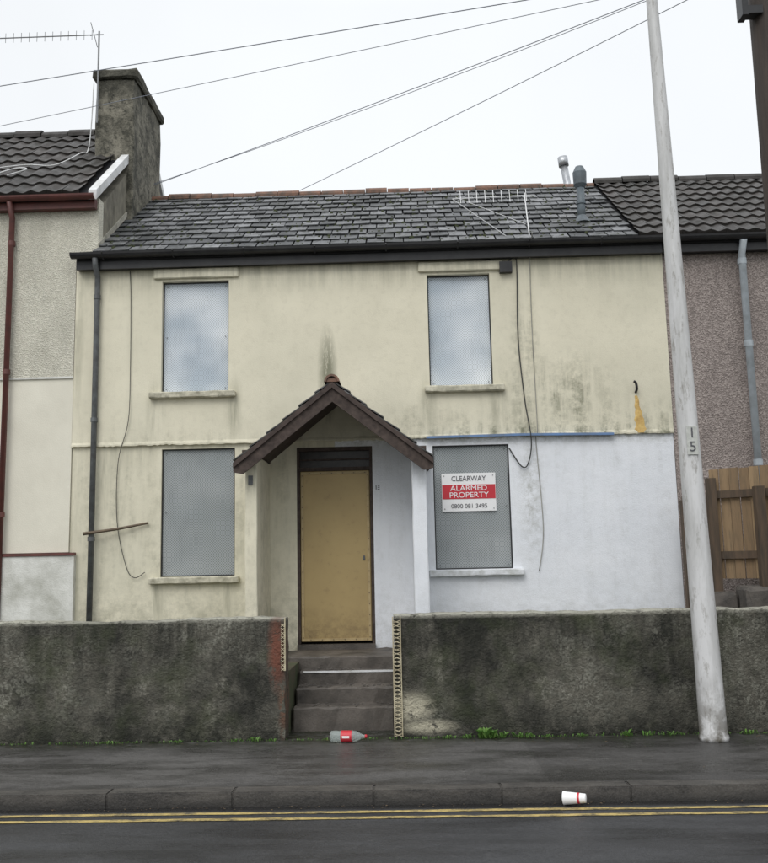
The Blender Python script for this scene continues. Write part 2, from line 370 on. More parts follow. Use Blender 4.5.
def ridge(name,x0,x1,y,z,r,step,mat,parent):
    V=[];F=[];x=x0
    while x<x1-.05:
        b=min(x+step-.012,x1); dz=random.uniform(-.014,.014); rr=r+random.uniform(-.008,.008); k=len(V); K=8
        for xx,q in ((x,rr),(b,rr),(b,rr-.02),(x,rr-.02)):
            for i in range(K+1):
                g=math.pi*(-.08+1.16*i/K); V.append((xx,y+math.cos(g)*q,z+dz+math.sin(g)*q*.9-.03))
        for a,b2 in ((0,1),(1,2),(2,3),(3,0)):
            for i in range(K): F.append((k+a*(K+1)+i,k+a*(K+1)+i+1,k+b2*(K+1)+i+1,k+b2*(K+1)+i))
        x+=step
    return mobj(name,V,F,mat,parent)
def gutter(name,x0,x1,y,z,r,mat,parent):
    V=[];F=[];K=8
    for xx in (x0,x1):
        for q in (r,r-.006):
            for i in range(K+1):
                g=math.pi+math.pi*i/K; V.append((xx,y+math.cos(g)*q,z+math.sin(g)*q))
    n=K+1
    for i in range(K):
        F+= [(i,i+1,2*n+i+1,2*n+i),(n+i,n+i+1,3*n+i+1,3*n+i),(i,i+1,n+i+1,n+i),(2*n+i,2*n+i+1,3*n+i+1,3*n+i)]
    F+=[(0,n,3*n,2*n),(K,n+K,3*n+K,2*n+K)]
    return mobj(name,V,F,mat,parent)
def jitterbox(nm,b,mat,par,sub=8,amp=.004,bevel=.01):
    o=mobj(nm,bv(*b),BF,mat,par); bm=bmesh.new(); bm.from_mesh(o.data)
    bmesh.ops.bevel(bm,geom=bm.edges[:],offset=bevel,segments=1,affect='EDGES')
    bmesh.ops.subdivide_edges(bm,edges=[e for e in bm.edges if e.calc_length()>.3],cuts=sub,use_grid_fill=True)
    for v in bm.verts: v.co+=Vector((random.uniform(-amp,amp),random.uniform(-amp,amp),random.uniform(-amp,amp)))
    bm.to_mesh(o.data); bm.free(); return o
# ---------------------------------------------------------------- ground
mobj('ground',[(-400,-400,-.13),(400,-400,-.13),(400,400,-.13),(-400,400,-.13)],[(0,1,2,3)],SOIL)
mobj('road',[(-200,-11.2,-.10),(200,-11.2,-.10),(200,-3.84,-.10),(-200,-3.84,-.10)],[(0,1,2,3)],ROAD)
YL=empty('yellow_road_line')
for i,y in enumerate((-4.03,-4.175)):
    V=[];F=[];n=400
    for k in range(n+1):
        x=-20+40*k/n; j=NZ.noise(Vector((x*.8,i*9,0)))*.008; e1=random.uniform(-.004,.004); e2=random.uniform(-.004,.004)
        V+=[(x,y-.026+j+e1,-.096),(x,y+.026+j+e2,-.096)]
    for k in range(n): F.append((2*k,2*k+2,2*k+3,2*k+1))
    mobj('line_%d'%(i+1),V,F,YEL,YL)
boxes('pavement',[(-60,60,-3.70,-1.2,-.3,0)],PAVE)
boxes('pavement.001',[(-60,60,-13.5,-11.35,-.3,0)],PAVE)
kb=[];x=-30
while x<30:
    w=random.choice((.62,.9,.9,1.0)); j=random.uniform(-.004,.004)
    kb.append((x+.0005,x+w-.0005,-3.86+j,-3.70,-.2,.004+random.uniform(-.003,.003))); x+=w
o=boxes('kerb',kb,KERB); bevel_obj(o,.009,2)
boxes('kerb.001',[(-30+i*.92,-30+i*.92+.91,-11.35,-11.19,-.2,.004) for i in range(65)],KERB)
boxes('garden_ground',[(-9,-1.19,-1.8,.1,-.1,.58),(-.17,9,-1.8,.1,-.1,.58)],SOIL)
# ---------------------------------------------------------------- main house
H=empty('terraced_house')
EL,ER=-3.98,3.10
RY,RZ=2.0,6.93; EY,EZ=-.17,5.36
ul=(-2.925,-2.115,3.645,5.01); ur=(.28,1.03,3.635,5.0); ll=(-2.91,-2.04,1.47,2.965); lr=(.29,1.18,1.49,2.93)
wall('upper_front_wall',EL,ER,3.03,5.30,-.03,.12,[ul,ur],CREAM,H)
wall('lower_front_wall_cream',EL,-.86,.2,3.03,0,.12,[ll,(-1.31,-.86,.66,2.945)],CREAM,H)
wall('lower_front_wall_white',-.86,ER,.2,3.03,-.003,.12,[lr,(-.86,-.42,.66,2.945)],WHITE,H)
V=[];F=[];n=200
for i in range(n+1):
    x=EL+(ER-EL)*i/n; j=NZ.noise(Vector((x*3,0,0)))*.012+random.uniform(-.006,.006)
    for y,z in ((-.032,3.06),(-.041,3.03+j),(-.040,3.012+j),(-.001,3.012+j)): V.append((x,y,z))
for i in range(n):
    for k in range(3): F.append((i*4+k,i*4+k+1,i*4+k+5,i*4+k+4))
mobj('render_drip_edge',V,F,CREAM,H)
prism('house_core',[(.125,.2),(.125,5.25),(RY,RZ-.1),(4.2,5.25),(4.2,.2)],EL+.01,ER-.01,INSIDE,H)
RX0,RX1=-3.72,2.78
prism('roof_deck',[(EY,EZ-.02),(RY,RZ-.02),(4.3,5.3),(4.3,5.2),(RY,RZ-.12),(EY+.02,EZ-.10)],RX0,RX1,INSIDE,H)
slates('front_slates',RX0,RX1,(EY-.03,EZ-.02),(RY,RZ),12,.22,SLATE,H,.014,.006,.010)
slates('back_slates',RX0,RX1,(4.35,5.26),(RY,RZ),8,.3,SLATE,H)
ridge('ridge_tiles',RX0,RX1,RY,RZ+.0,.085,.32,TERRA,H)
boxes('fascia',[(-3.95,3.08,-.13,-.10,5.16,5.335)],BLACK,H)
boxes('soffit',[(-3.95,3.08,-.10,-.032,5.17,5.19)],BLACK,H)
gutter('gutter',-3.99,3.10,-.195,5.335,.062,BLACK,H)
tubes('gutter_brackets',[([(x,-.13,5.28),(x,-.2,5.262),(x,-.262,5.33)],.009) for x in [-3.6+.85*i for i in range(8)]],BLACK,H)
B=[]
for i in range(520):
    s=random.random()**1.3; x=random.uniform(RX0+.1,RX1-.1); y=EY+(RY-EY)*s; z=EZ+(RZ-EZ)*s+.022; r=random.uniform(.006,.022)
    B.append([(x-r,y-r*.6,z-.01-r*.4),(x+r,y-r*.6,z-.01-r*.4),(x+r*.8,y+r,z+r*.7),(x-r,y+r,z+r*.7),(x-r*.7,y-r*.4,z+.010),(x+r*.6,y-r*.5,z+.012),(x+r*.5,y+r*.7,z+r*.7+.01),(x-r*.5,y+r*.6,z+r*.7+.008)])
boxes('roof_moss',B,MOSS,H)
def screened(nm,h,mat,fr=.014):
    x0,x1,z0,z1=h
    V=[];F=[];K=10
    for i in range(K+1):
        for j in range(K+1):
            x=x0+fr+(x1-x0-2*fr)*i/K; z=z0+fr+(z1-z0-2*fr)*j/K
            V.append((x,.045+NZ.noise(Vector((x*2.2,3,z*2.2)))*.010,z))
    for i in range(K):
        for j in range(K): a=i*(K+1)+j; F.append((a,a+K+1,a+K+2,a+1))
    mobj(nm+'_perforated_screen',V,F,mat,H,True)
    boxes(nm+'_frame',[(x0,x0+fr,.03,.075,z0,z1),(x1-fr,x1,.03,.075,z0,z1),(x0+fr,x1-fr,.03,.075,z1-fr,z1),(x0+fr,x1-fr,.03,.075,z0,z0+fr)],BLACK,H)
    boxes(nm+'_fixings',[(x-.005,x+.005,.030,.036,z-.005,z+.005) for x in (x0+.05,x1-.05) for z in (z0+.05,z0+(z1-z0)/2,z1-.05)],DGREY,H)
screened('upper_window_1',ul,SCU); screened('upper_window_2',ur,SCU); screened('lower_window_1',ll,SCL); screened('lower_window_2',lr,SCL)
for i,(h,m_,e) in enumerate(((ul,SILL,.13),(ur,SILL,.06),(ll,SILL,.12),(lr,SILLW,.08))):
    yb=-.03 if i<2 else -.003
    jitterbox('sill_%d'%(i+1),(h[0]-e,h[1]+(.09 if i==0 else .13 if i<2 else .06 if i==2 else .12),yb-.075,.03,h[2]-.08,h[2]-.004),m_,H,8,.004,.012)
jitterbox('hood_1',(ul[0]-.1,ul[1]+.12,-.068,-.028,5.04,5.165),CREAM,H,6,.003,.012)
jitterbox('hood_2',(ur[0]-.1,ur[1]+.16,-.068,-.028,5.03,5.15),CREAM,H,6,.003,.012)
boxes('door_frame',[(-1.31,-1.275,.0,.1,.66,2.945),(-.455,-.42,.0,.1,.66,2.945),(-1.275,-.455,.0,.1,2.90,2.945),(-1.275,-.455,.0,.1,2.665,2.705)],BROWN,H)
box('transom_panel',-1.275,-.455,.05,.07,2.705,2.90,simple('dark_transom',(.035,.028,.026),(.012,.011,.010),9,.35),H,0)
box('transom_bar',-1.275,-.455,.035,.05,2.79,2.81,BROWN,H,0)
box('door_security_panel',-1.273,-.457,.02,.05,.70,2.663,TAN,H,.006)
boxes('door_panel_edge',[(-1.262,-1.235,.008,.0195,.71,2.65),(-.495,-.468,.008,.0195,.71,2.65),(-1.235,-.495,.008,.0195,2.622,2.65),(-1.235,-.495,.008,.0195,.71,.738)],simple('tan_edge_strip',(.50,.385,.20),(.36,.27,.14),9,.5),H)
L=[]
for i in range(16):
    z=.75+i*.124
    for x in (-1.248,-.482): L.append((x-.006,x+.006,.003,.0075,z-.006,z+.006))
for i in range(6):
    for z in (.724,2.636): L.append((-1.16+i*.13-.006,-1.16+i*.13+.006,.003,.0075,z-.006,z+.006))
boxes('door_rivets',L,simple('rivet',(.20,.15,.08),(.15,.11,.06),9,.5),H)
boxes('door_lock',[(-.55,-.525,.008,.0195,1.62,1.67)],DGREY,H)
boxes('threshold',[(-1.31,-.42,-.06,.1,.60,.675)],CONC,H)
boxes('house_number',[(-.385,-.378,-.010,-.003,2.43,2.48),(-.362,-.34,-.010,-.003,2.43,2.437),(-.362,-.34,-.010,-.003,2.473,2.48),(-.362,-.34,-.010,-.003,2.452,2.459)],BLACK,H)
# porch
PY=-.90
jitterbox('porch_wall_left',(-1.755,-1.625,PY,.0-.001,.3,2.76),CREAM,H)
jitterbox('porch_wall_right',(.035,.19,PY,-.004,.3,2.76),WHITE,H)
boxes('porch_plaque',[(-1.72,-1.67,PY-.014,PY-.006,2.44,2.54)],DGREY,H)
ax_,az=-.79,3.50; tl=(-1.835,2.655); tr=(.255,2.655)
slates_x('porch_slates_left',-1.10,-.03,(tl[0]-.0,tl[1]+.015),(ax_,az+.015),6,.25,PSLATE,H)
slates_x('porch_slates_right',-1.10,-.03,(tr[0]+.0,tr[1]+.015),(ax_,az+.015),6,.25,PSLATE,H)
prismxz('porch_roof_deck',[tl,(ax_,az),tr,(tr[0]-.03,tr[1]-.03),(ax_,az-.05),(tl[0]+.03,tl[1]-.03)],-1.06,-.032,BROWN,H)
prismxz('bargeboard_left',[(tl[0]-.01,tl[1]+.0),(ax_,az-.005),(ax_,az-.21),(tl[0]+.09,tl[1]-.115),(tl[0]-.01,tl[1]-.095)],-1.095,-1.065,BROWN,H)
prismxz('bargeboard_right',[(tr[0]+.01,tr[1]+.0),(ax_+.001,az-.006),(ax_+.001,az-.211),(tr[0]-.09,tr[1]-.115),(tr[0]+.01,tr[1]-.095)],-1.096,-1.064,BROWN,H)
prismxz('barge_trim_left',[(tl[0]-.01,tl[1]+.006),(ax_,az+.003),(ax_,az-.06),(tl[0]-.01,tl[1]-.05)],-1.12,-1.097,BTRIM,H)
prismxz('barge_trim_right',[(tr[0]+.01,tr[1]+.006),(ax_+.001,az+.002),(ax_+.001,az-.061),(tr[0]+.01,tr[1]-.05)],-1.121,-1.098,BTRIM,H)
V=[];F=[]
for k,(ya,yb) in enumerate(((-1.14,-.78),(-.77,-.41),(-.40,-.031))):
    b=len(V);K=8
    for yy,q in ((ya,.082),(yb,.082),(yb,.06),(ya,.06)):
        for i in range(K+1):
            g=math.pi*i/K; V.append((ax_+math.cos(g)*q,yy,az+.0+math.sin(g)*q))
    for a,c in ((0,1),(1,2),(2,3),(3,0)):
        for i in range(K): F.append((b+a*9+i,b+a*9+i+1,b+c*9+i+1,b+c*9+i))
mobj('porch_ridge_tiles',V,F,TERRA,H)
boxes('porch_ridge_mortar',[(ax_-.055,ax_+.055,-1.125,-1.10,az-.0,az+.045)],TERRA,H)
boxes('porch_wall_plates',[(-1.76,-1.62,PY-.16,-.001,2.762,2.80),(.03,.195,PY-.16,-.004,2.762,2.80)],BROWN,H)
# pipes & cables
tube('downpipe',[(-3.70,-.195,5.28),(-3.70,-.18,5.2),(-3.70,-.085,5.08),(-3.70,-.08,4.9),(-3.70,-.08,.6)],.034,DGREY,H,12)
tubes('downpipe_collars',[([(-3.70,-.08,z),(-3.70,-.08,z+.05)],.042) for z in (4.8,3.3,1.9,.9)],DGREY,H,12)
tube('loose_cable_left',smoothpts([(-3.32,-.04,5.16),(-3.30,-.05,4.78),(-3.29,-.05,3.9),(-3.30,-.06,3.3),(-3.42,-.03,2.82),(-3.42,-.02,2.12),(-3.30,-.03,1.60),(-3.2,-.03,1.47),(-3.08,-.03,1.53)]),.0048,CABLE,H,6)
tube('timber_batten',[(-3.78,-.13,1.985),(-3.4,-.07,2.035),(-3.05,-.03,2.10)],[.02,.017,.013],simple('old_timber',(.17,.13,.09),(.08,.06,.045),8,.85),H,5,False)
boxes('alarm_junction_box',[(1.15,1.30,-.10,-.032,4.99,5.12)],BLACK,H)
tube('junction_box_cable',smoothpts([(1.12,-.06,5.14),(.9,-.05,5.175),(.5,-.05,5.172)]),.006,CABLE,H,6)
tube('cable_right',smoothpts([(1.22,-.08,5.1),(1.34,-.07,5.17),(1.36,-.05,5.0),(1.34,-.05,4.2),(1.385,-.05,3.46),(1.44,-.07,2.97),(1.40,-.03,2.70),(1.32,-.03,2.66),(1.18,-.03,2.88)]),.0075,CABLE,H,6)
tube('cable_antenna',smoothpts([(1.53,-.28,5.40),(1.52,-.06,5.12),(1.51,-.045,4.2),(1.52,-.05,3.1),(1.50,-.02,2.95),(1.54,-.02,1.95),(1.47,-.02,1.45)]),.005,CABLEG,H,6)
tube('blue_trim_strip',[(.22,-.058,3.022),(1.3,-.060,3.030),(2.40,-.058,3.012)],.019,BLUE,H,4,False)
V=[];F=[];random.seed(3)
for i in range(12):
    z=3.02+.04*i
    w=(.075-.0055*i)*random.uniform(.8,1.15); c=2.72-.03*(i/11)+random.uniform(-.006,.006); d=.02*random.uniform(.6,1.2)
    for k in range(5): V.append((c-w+2*w*k/4,-.031-d*math.sin(math.pi*k/4),z))
for i in range(11):
    for k in range(4): F.append((i*5+k,i*5+k+1,i*5+k+6,i*5+k+5))
mobj('expanding_foam_patch',V,F,FOAM,H)
tube('bent_vent_pipe',smoothpts([(2.69,-.02,3.50),(2.69,-.09,3.53),(2.68,-.10,3.60),(2.655,-.10,3.62)]),.015,BLACK,H,8)
tube('roof_flue',[(2.27,.44,5.70),(2.27,.44,6.26)],.05,FLUE,H,14)
tubes('roof_flue_cowl',[([(2.27,.44,6.24),(2.27,.44,6.28),(2.27,.44,6.44),(2.27,.44,6.52)],[.055,.082,.088,.05]),([(2.27,.44,6.02),(2.27,.44,6.05)],.062),([(2.27,.42,5.74),(2.27,.44,5.86)],[.12,.056])],FLUE,H,16)
tube('boiler_flue',[(2.60,2.4,6.3),(2.44,2.4,7.50)],.055,METAL,H,14)
tube('boiler_flue_cap',[(2.45,2.4,7.42),(2.435,2.4,7.56)],.075,METAL,H,14)
A=empty('television_aerial')
L=[([(1.53,-.1,5.3),(1.50,.02,6.02)],.008),([(.62,.02,5.97),(1.62,.02,5.99)],.006),([(.62,.02,5.97),(1.30,-.08,5.40)],.005),([(.66,.02,5.99),(1.50,.02,5.62)],.005)]
for i in range(9): L.append(([(.72+i*.1,-.01,5.90),(.72+i*.1,.05,6.08)],.004))
tubes('aerial_array',L,simple('bare_aerial_alloy',(.7,.71,.72),(.6,.6,.6),8,.4,.2),A,6)
# ---------------------------------------------------------------- left neighbour
HL=empty('terraced_house')
NE=6.10
lw=(-7.3,-6.2,4.1,5.4); lw2=(-7.3,-6.2,2.0,3.5)
wall('upper_pebbledash_wall',-10.5,-3.722,5.30,NE,-.035,.12,[lw],PEBC,HL)
wall('upper_pebbledash_wall_b',-10.5,-3.985,3.86,5.30,-.035,.12,[lw],PEBC,HL)
wall('mid_wall',-10.5,-3.985,1.78,3.857,-.022,.12,[lw2],NCR,HL)
wall('plinth_wall',-10.5,-3.90,.2,1.74,-.07,.12,[],NWH,HL)
boxes('plinth_maroon_line',[(-10.5,-3.895,-.085,-.02,1.742,1.775)],MAROON,HL)
boxes('wall_band',[(-10.5,-3.987,-.04,-.0225,3.845,3.87)],NWH,HL)
boxes('window_backs',[(-7.3,-6.2,.1,.118,4.1,5.4),(-7.3,-6.2,.1,.118,2.0,3.5)],GLASSM,HL)
boxes('window_frames',[(a,b,.06,.098,c,d) for c0,c1 in ((4.1,5.4),(2.0,3.5)) for a,b,c,d in ((-7.3,-7.23,c0,c1),(-6.27,-6.2,c0,c1),(-6.78,-6.72,c0+.07,c1-.07),(-7.23,-6.27,c0,c0+.07),(-7.23,-6.27,c1-.07,c1))],WTRIM,HL)
LRZ=7.95
prism('gable_and_core',[(.122,.2),(.122,NE),(RY,LRZ-.16),(4.2,NE),(4.2,.2)],-10.5,-3.724,GABLE,HL)
prism('roof_deck',[(-.16,NE+.0),(RY,LRZ-.02),(4.35,NE-.05),(4.35,NE-.13),(RY,LRZ-.13),(-.14,NE-.07)],-10.5,-3.80,INSIDE,HL)
proftiles('roof_tiles',-10.5,-3.82,(-.2,NE+.0),(RY,LRZ),8,TILE,HL)
mobj('back_roof_tiles',[(-10.5,4.4,NE-.02),(-3.8,4.4,NE-.02),(-3.8,RY,LRZ+.02),(-10.5,RY,LRZ+.02)],[(0,1,2,3)],TILE,HL)
ridge('ridge_tiles',-10.5,-4.16,RY,LRZ+.02,.11,.4,TILE,HL)
prism('white_verge',[(-.2,NE-.08),(-.2,NE+.045),(RY,LRZ+.05),(4.3,NE),(4.3,NE-.1),(RY,LRZ-.08)],-3.80,-3.70,WTRIM,HL)
boxes('fascia',[(-10.5,-3.74,-.14,-.05,NE-.16,NE-.035)],MAROON,HL)
gutter('gutter',-10.5,-3.72,-.20,NE-.02,.058,MAROON,HL)
tube('downpipe',[(-4.77,-.2,NE-.07),(-4.77,-.1,NE-.25),(-4.77,-.09,.6)],.034,MAROON,HL,12)
tubes('downpipe_collars',[([(-4.77,-.09,z),(-4.77,-.09,z+.06)],.044) for z in (5.5,3.9,2.2)],MAROON,HL,12)
jitterbox('chimney_stack',(-4.17,-3.64,1.0,2.3,6.0,8.27),CHIM,HL,6,.01,.02)
jitterbox('chimney_cap',(-4.22,-3.59,.95,2.35,8.26,8.40),CHIM,HL,4,.010,.03)
prism('gable_flashing',[(-.05,EZ+.08),(RY-.3,RZ-.12),(RY-.3,RZ-.04),(-.05,EZ+.16)],-3.722,-3.705,simple('cement_flashing',(.46,.44,.38),(.22,.21,.17),9,.9),HL)
tube('loose_roof_cable',smoothpts([(-5.4,.2,6.62),(-4.9,.5,6.82),(-4.5,.45,6.78),(-4.3,.8,7.1),(-4.25,1.0,7.3),(-4.2,.98,8.2)]),.008,WTRIM,HL,6)
tube('loose_roof_cable_b',smoothpts([(-5.2,.12,6.5),(-4.95,.3,6.68),(-4.75,.2,6.62),(-4.95,.1,6.5)]),.009,WTRIM,HL,6)
A=empty('television_aerial')
L=[([(-4.13,.94,7.6),(-4.13,.94,8.95)],.014),([(-5.6,.94,8.90),(-4.07,.94,8.90)],.008)]
for i in range(13): L.append(([(-5.55+i*.11,.94,8.83),(-5.55+i*.11,.94,8.97)],.004))
L+=[([(-4.2,.8,8.80),(-4.2,1.08,9.0)],.005),([(-4.2,.8,9.0),(-4.2,1.08,8.80)],.005)]
tubes('aerial_array',L,simple('dull_aerial_alloy',(.25,.26,.27),(.2,.2,.2),8,.5,.3),A,6)
# ---------------------------------------------------------------- right neighbour
HR=empty('terraced_house')
rw=(5.3,6.3,3.7,4.95); rw2=(5.3,6.3,1.6,3.0)
wall('pebbledash_wall',3.105,9.5,.2,5.25,-.01,.12,[rw,rw2],PEB,HR)
boxes('window_backs',[(5.3,6.3,.1,.118,3.7,4.95),(5.3,6.3,.1,.118,1.6,3.0)],GLASSM,HR)
boxes('window_frames',[(a,b,.06,.098,c,d) for c0,c1 in ((3.7,4.95),(1.6,3.0)) for a,b,c,d in ((5.3,5.37,c0,c1),(6.23,6.3,c0,c1),(5.77,5.83,c0+.07,c1-.07),(5.37,6.23,c0,c0+.07),(5.37,6.23,c1-.07,c1))],WTRIM,HR)
prism('house_core',[(.122,.2),(.122,5.25),(RY,RZ-.1),(4.2,5.25),(4.2,.2)],3.105,9.5,PEB,HR)
prism('roof_deck',[(EY,EZ-.02),(RY,RZ-.0),(4.3,5.3),(4.3,5.2),(RY,RZ-.12),(EY+.02,EZ-.10)],2.782,9.5,INSIDE,HR)
proftiles('roof_tiles',2.79,9.5,(EY-.04,EZ-.01),(RY,RZ+.02),9,TILE,HR,.17,.024)
mobj('back_roof_tiles',[(2.79,4.4,5.27),(9.5,4.4,5.27),(9.5,RY,RZ+.03),(2.79,RY,RZ+.03)],[(0,1,2,3)],TILE,HR)
ridge('ridge_tiles',2.79,9.5,RY,RZ+.04,.10,.4,TILE,HR)
boxes('fascia',[(3.11,9.5,-.13,-.10,5.16,5.335)],BLACK,HR)
boxes('soffit',[(3.11,9.5,-.10,-.012,5.17,5.19)],BLACK,HR)
gutter('gutter',3.11,9.5,-.195,5.335,.062,BLACK,HR)
tube('downpipe',[(4.02,-.195,5.28),(4.02,-.1,5.12),(4.02,-.09,.6)],.042,LGREY,HR,12)
tubes('downpipe_collars',[([(4.02,-.09,z),(4.02,-.09,z+.07)],.053) for z in (5.0,4.0,2.6)],LGREY,HR,12)
# ---------------------------------------------------------------- garden walls and steps
def gwall(nm,x0,x1,y0,y1,z1,parent):
    nx=int((x1-x0)/.06); nz=16; vs=[];fs=[]
    prof=[(y0,z1*j/nz) for j in range(nz+1)]+[(y0+.03,z1+.012),(y1-.03,z1+.012)]+[(y1,z1*j/nz) for j in range(nz,-1,-1)]
    m=len(prof)
    for i in range(nx+1):
        x=x0+(x1-x0)*i/nx
        for j,(y,z) in enumerate(prof):
            p=Vector((x*1.3,y*3,z*1.3)); d=NZ.noise(p*1.0)*.018+NZ.noise(p*4)*.008
            z2=z+(NZ.noise(Vector((x*.9,3,0)))*.022+NZ.noise(Vector((x*6,y,1)))*.014+NZ.noise(Vector((x*17,y,4)))*.008 if z>z1-.01 else 0)
            vs.append((x+(NZ.noise(Vector((z*7,y*4,x)))*.022 if i in(0,nx) else 0),y+d,z2))
    for i in range(nx):
        for j in range(m-1): fs.append((i*m+j,i*m+j+1,(i+1)*m+j+1,(i+1)*m+j))
    fs.append(tuple(range(m))); fs.append(tuple(nx*m+j for j in range(m)))
    return mobj(nm,vs,fs,GW,parent)
W1=empty('garden_wall'); gwall('wall_body',-9.5,-1.18,-2.0,-1.76,1.085,W1)
W2=empty('garden_wall'); gwall('wall_body',-.17,9.0,-2.0,-1.76,1.095,W2)
def bead(par,xa,xb,z0,z1,edge):
    L=[(edge-.005,edge+.005,-2.02,-1.99,z0,z1)]; z=z0
    while z<z1-.05:
        L.append([(xa,-2.02,z),(xb,-2.02,z+.022),(xb,-2.013,z+.022),(xa,-2.013,z),(xa,-2.02,z+.007),(xb,-2.02,z+.029),(xb,-2.013,z+.029),(xa,-2.013,z+.007)])
        L.append([(xa,-2.024,z+.022),(xb,-2.024,z),(xb,-2.0205,z),(xa,-2.0205,z+.022),(xa,-2.024,z+.029),(xb,-2.024,z+.007),(xb,-2.0205,z+.007),(xa,-2.0205,z+.029)])
        z+=.036
    boxes('corner_bead',L,BEAD,par)
bead(W2,-.178,-.115,.02,1.09,-.180); boxes('bead_edge',[(-.113,-.105,-2.026,-2.01,.02,1.09)],BEAD,W2)
bead(W1,-1.215,-1.185,.62,1.10,-1.180)
ST=empty('front_steps')
yf=[-1.58,-1.32,-1.07,-.86]; zt=[.22,.37,.50,.625]
for i in range(4):
    z0=-.05 if i==0 else zt[i-1]-.04
    jitterbox('step_%d'%(i+1),(-1.30 if i==3 else -1.172,-.10 if i==3 else -.188,yf[i],-.004 if i==3 else -.8,z0,zt[i]),CONC,ST,12,.007,.014)
boxes('step_nosing_strip',[(-1.12,-.2,-1.078,-1.062,.485,.503)],WTRIM,ST)
boxes('porch_floor',[(-1.62,.03,-.84,-.006,.5,.61)],CONC,ST)
B=[]
for i in range(110):
    x=random.uniform(-1.15,-.2); k=random.choice((0,1,2)); y=random.uniform(yf[k]+.02,yf[k+1]-.01); z=zt[k]+.003; r=random.uniform(.004,.014)
    B.append((x-r,x+r,y-r,y+r,z,z+r*.7))
boxes('step_rubble',B,BRICK,ST)
# ---------------------------------------------------------------- fence
FN=empty('wooden_fence')
p0=Vector((3.30,-.55)); p1=Vector((4.9,-1.65)); d=(p1-p0).normalized(); nrm=Vector((d.y,-d.x)); Ltot=(p1-p0).length
if nrm.y>0: nrm=-nrm
B=[];s=0;i=0
while s<Ltot:
    w=.105; a=p0+d*s; b=p0+d*(s+w-.008); off=nrm*(.0 if i%2 else .014); t=.02; z1=2.50+.07*s+random.uniform(-.018,.018); z0=1.34
    a=a+off;b=b+off;c=b-nrm*t;e=a-nrm*t
    B.append([(a.x,a.y,z0),(b.x,b.y,z0),(c.x,c.y,z0),(e.x,e.y,z0),(a.x,a.y,z1),(b.x,b.y,z1),(c.x,c.y,z1),(e.x,e.y,z1)]); s+=w; i+=1
boxes('fence_boards',B,WOOD,FN)
B=[]
for z in (1.55,2.2):
    a=p0+nrm*.05;b=p1+nrm*.05;c=p1+nrm*.016;e=p0+nrm*.016
    B.append([(a.x,a.y,z),(b.x,b.y,z),(c.x,c.y,z),(e.x,e.y,z),(a.x,a.y,z+.08),(b.x,b.y,z+.08),(c.x,c.y,z+.08),(e.x,e.y,z+.08)])
boxes('fence_rails',B,DWOOD,FN)
boxes('fence_posts',[(3.24,3.33,-.66,-.57,.5,2.42),(3.02,3.12,-.42,-.33,.5,2.2),(3.62,3.72,-.99,-.90,.5,2.3)],DWOOD,FN)
boxes('gate_rails',[(3.02,3.26,-.44,-.42,1.5,1.58),(3.02,3.26,-.44,-.42,1.95,2.03),(3.02,3.26,-.44,-.42,2.18,2.24)],DWOOD,FN)
for i,b in enumerate([(3.05,3.4,-.9,-.5,.5,1.2),(3.42,3.75,-1.1,-.7,.5,1.26),(3.77,4.15,-1.3,-.85,.5,1.2),(4.17,4.6,-1.6,-1.1,.5,1.27)]): jitterbox('base_block_%d'%(i+1),b,BRICK,FN,4,.015,.03)
# ---------------------------------------------------------------- poles
P=empty('street_lighting_pole')
zs=[0,.03,.06,.5,2,4,6,8,9]
tube('shaft',[(2.60-.0143*z,-2.29,z) for z in zs],[.128,.128,.118]+[.118-.0093*z for z in zs[3:]],POLE,P,24)
tube('outreach_arm',smoothpts([(2.471,-2.29,9.0),(2.46,-2.4,9.4),(2.45,-2.9,9.75),(2.45,-3.6,9.9)]),.035,POLE,P,12)
jitterbox('lamp_head',(2.33,2.57,-4.25,-3.5,9.83,9.97),LGREY,P,4,.003,.03)
px=2.60-.0143*2.62
box('number_plate',px-.05,px+.05,-2.29-.104,-2.29-.097,2.49,2.75,simple('number_plate_grey',(.55,.56,.53),(.4,.41,.38),20,.6),P,.002)
text('number_1','1',.13,px,-2.396,2.685,SGREY,P,1,.0); text('number_5','5',.13,px,-2.396,2.56,SGREY,P,1,.0)
T=empty('telegraph_pole')
tube('shaft',[(3.60,-2.30,-.02),(3.60,-2.30,4),(3.60,-2.30,9.2)],[.19,.175,.15],PWOOD,T,20)
boxes('bracket',[(3.34,3.50,-2.45,-2.33,6.72,6.80),(3.30,3.36,-2.46,-2.32,6.70,6.98)],BLACK,T)
W=empty('overhead_wire')
def sagline(a,b,s,n=24):
    a=Vector(a);b=Vector(b); return [a.lerp(b,i/n)-Vector((0,0,4*s*(i/n)*(1-i/n))) for i in range(n+1)]
P0=(3.5,-2.3,7.35)
def ext(a,b,k): a=Vector(a);b=Vector(b); return a+(b-a)*k
tubes('wires',[(sagline(P0,ext(P0,(-4.79,-.5,7.40),2.2),.04),.0055),(sagline((3.5,-2.3,7.30),ext((3.5,-2.3,7.30),(-5.02,0,7.15),2.2),.04),.004),
 (sagline((3.5,-2.3,7.40),(-3.5,1.5,6.93),.03),.005),(sagline((3.5,-2.25,7.42),(-3.5,1.52,6.96),.07),.004),(sagline((3.5,-2.3,7.30),(-1.48,2.0,7.0),.02),.005)],WIRE,W,6)
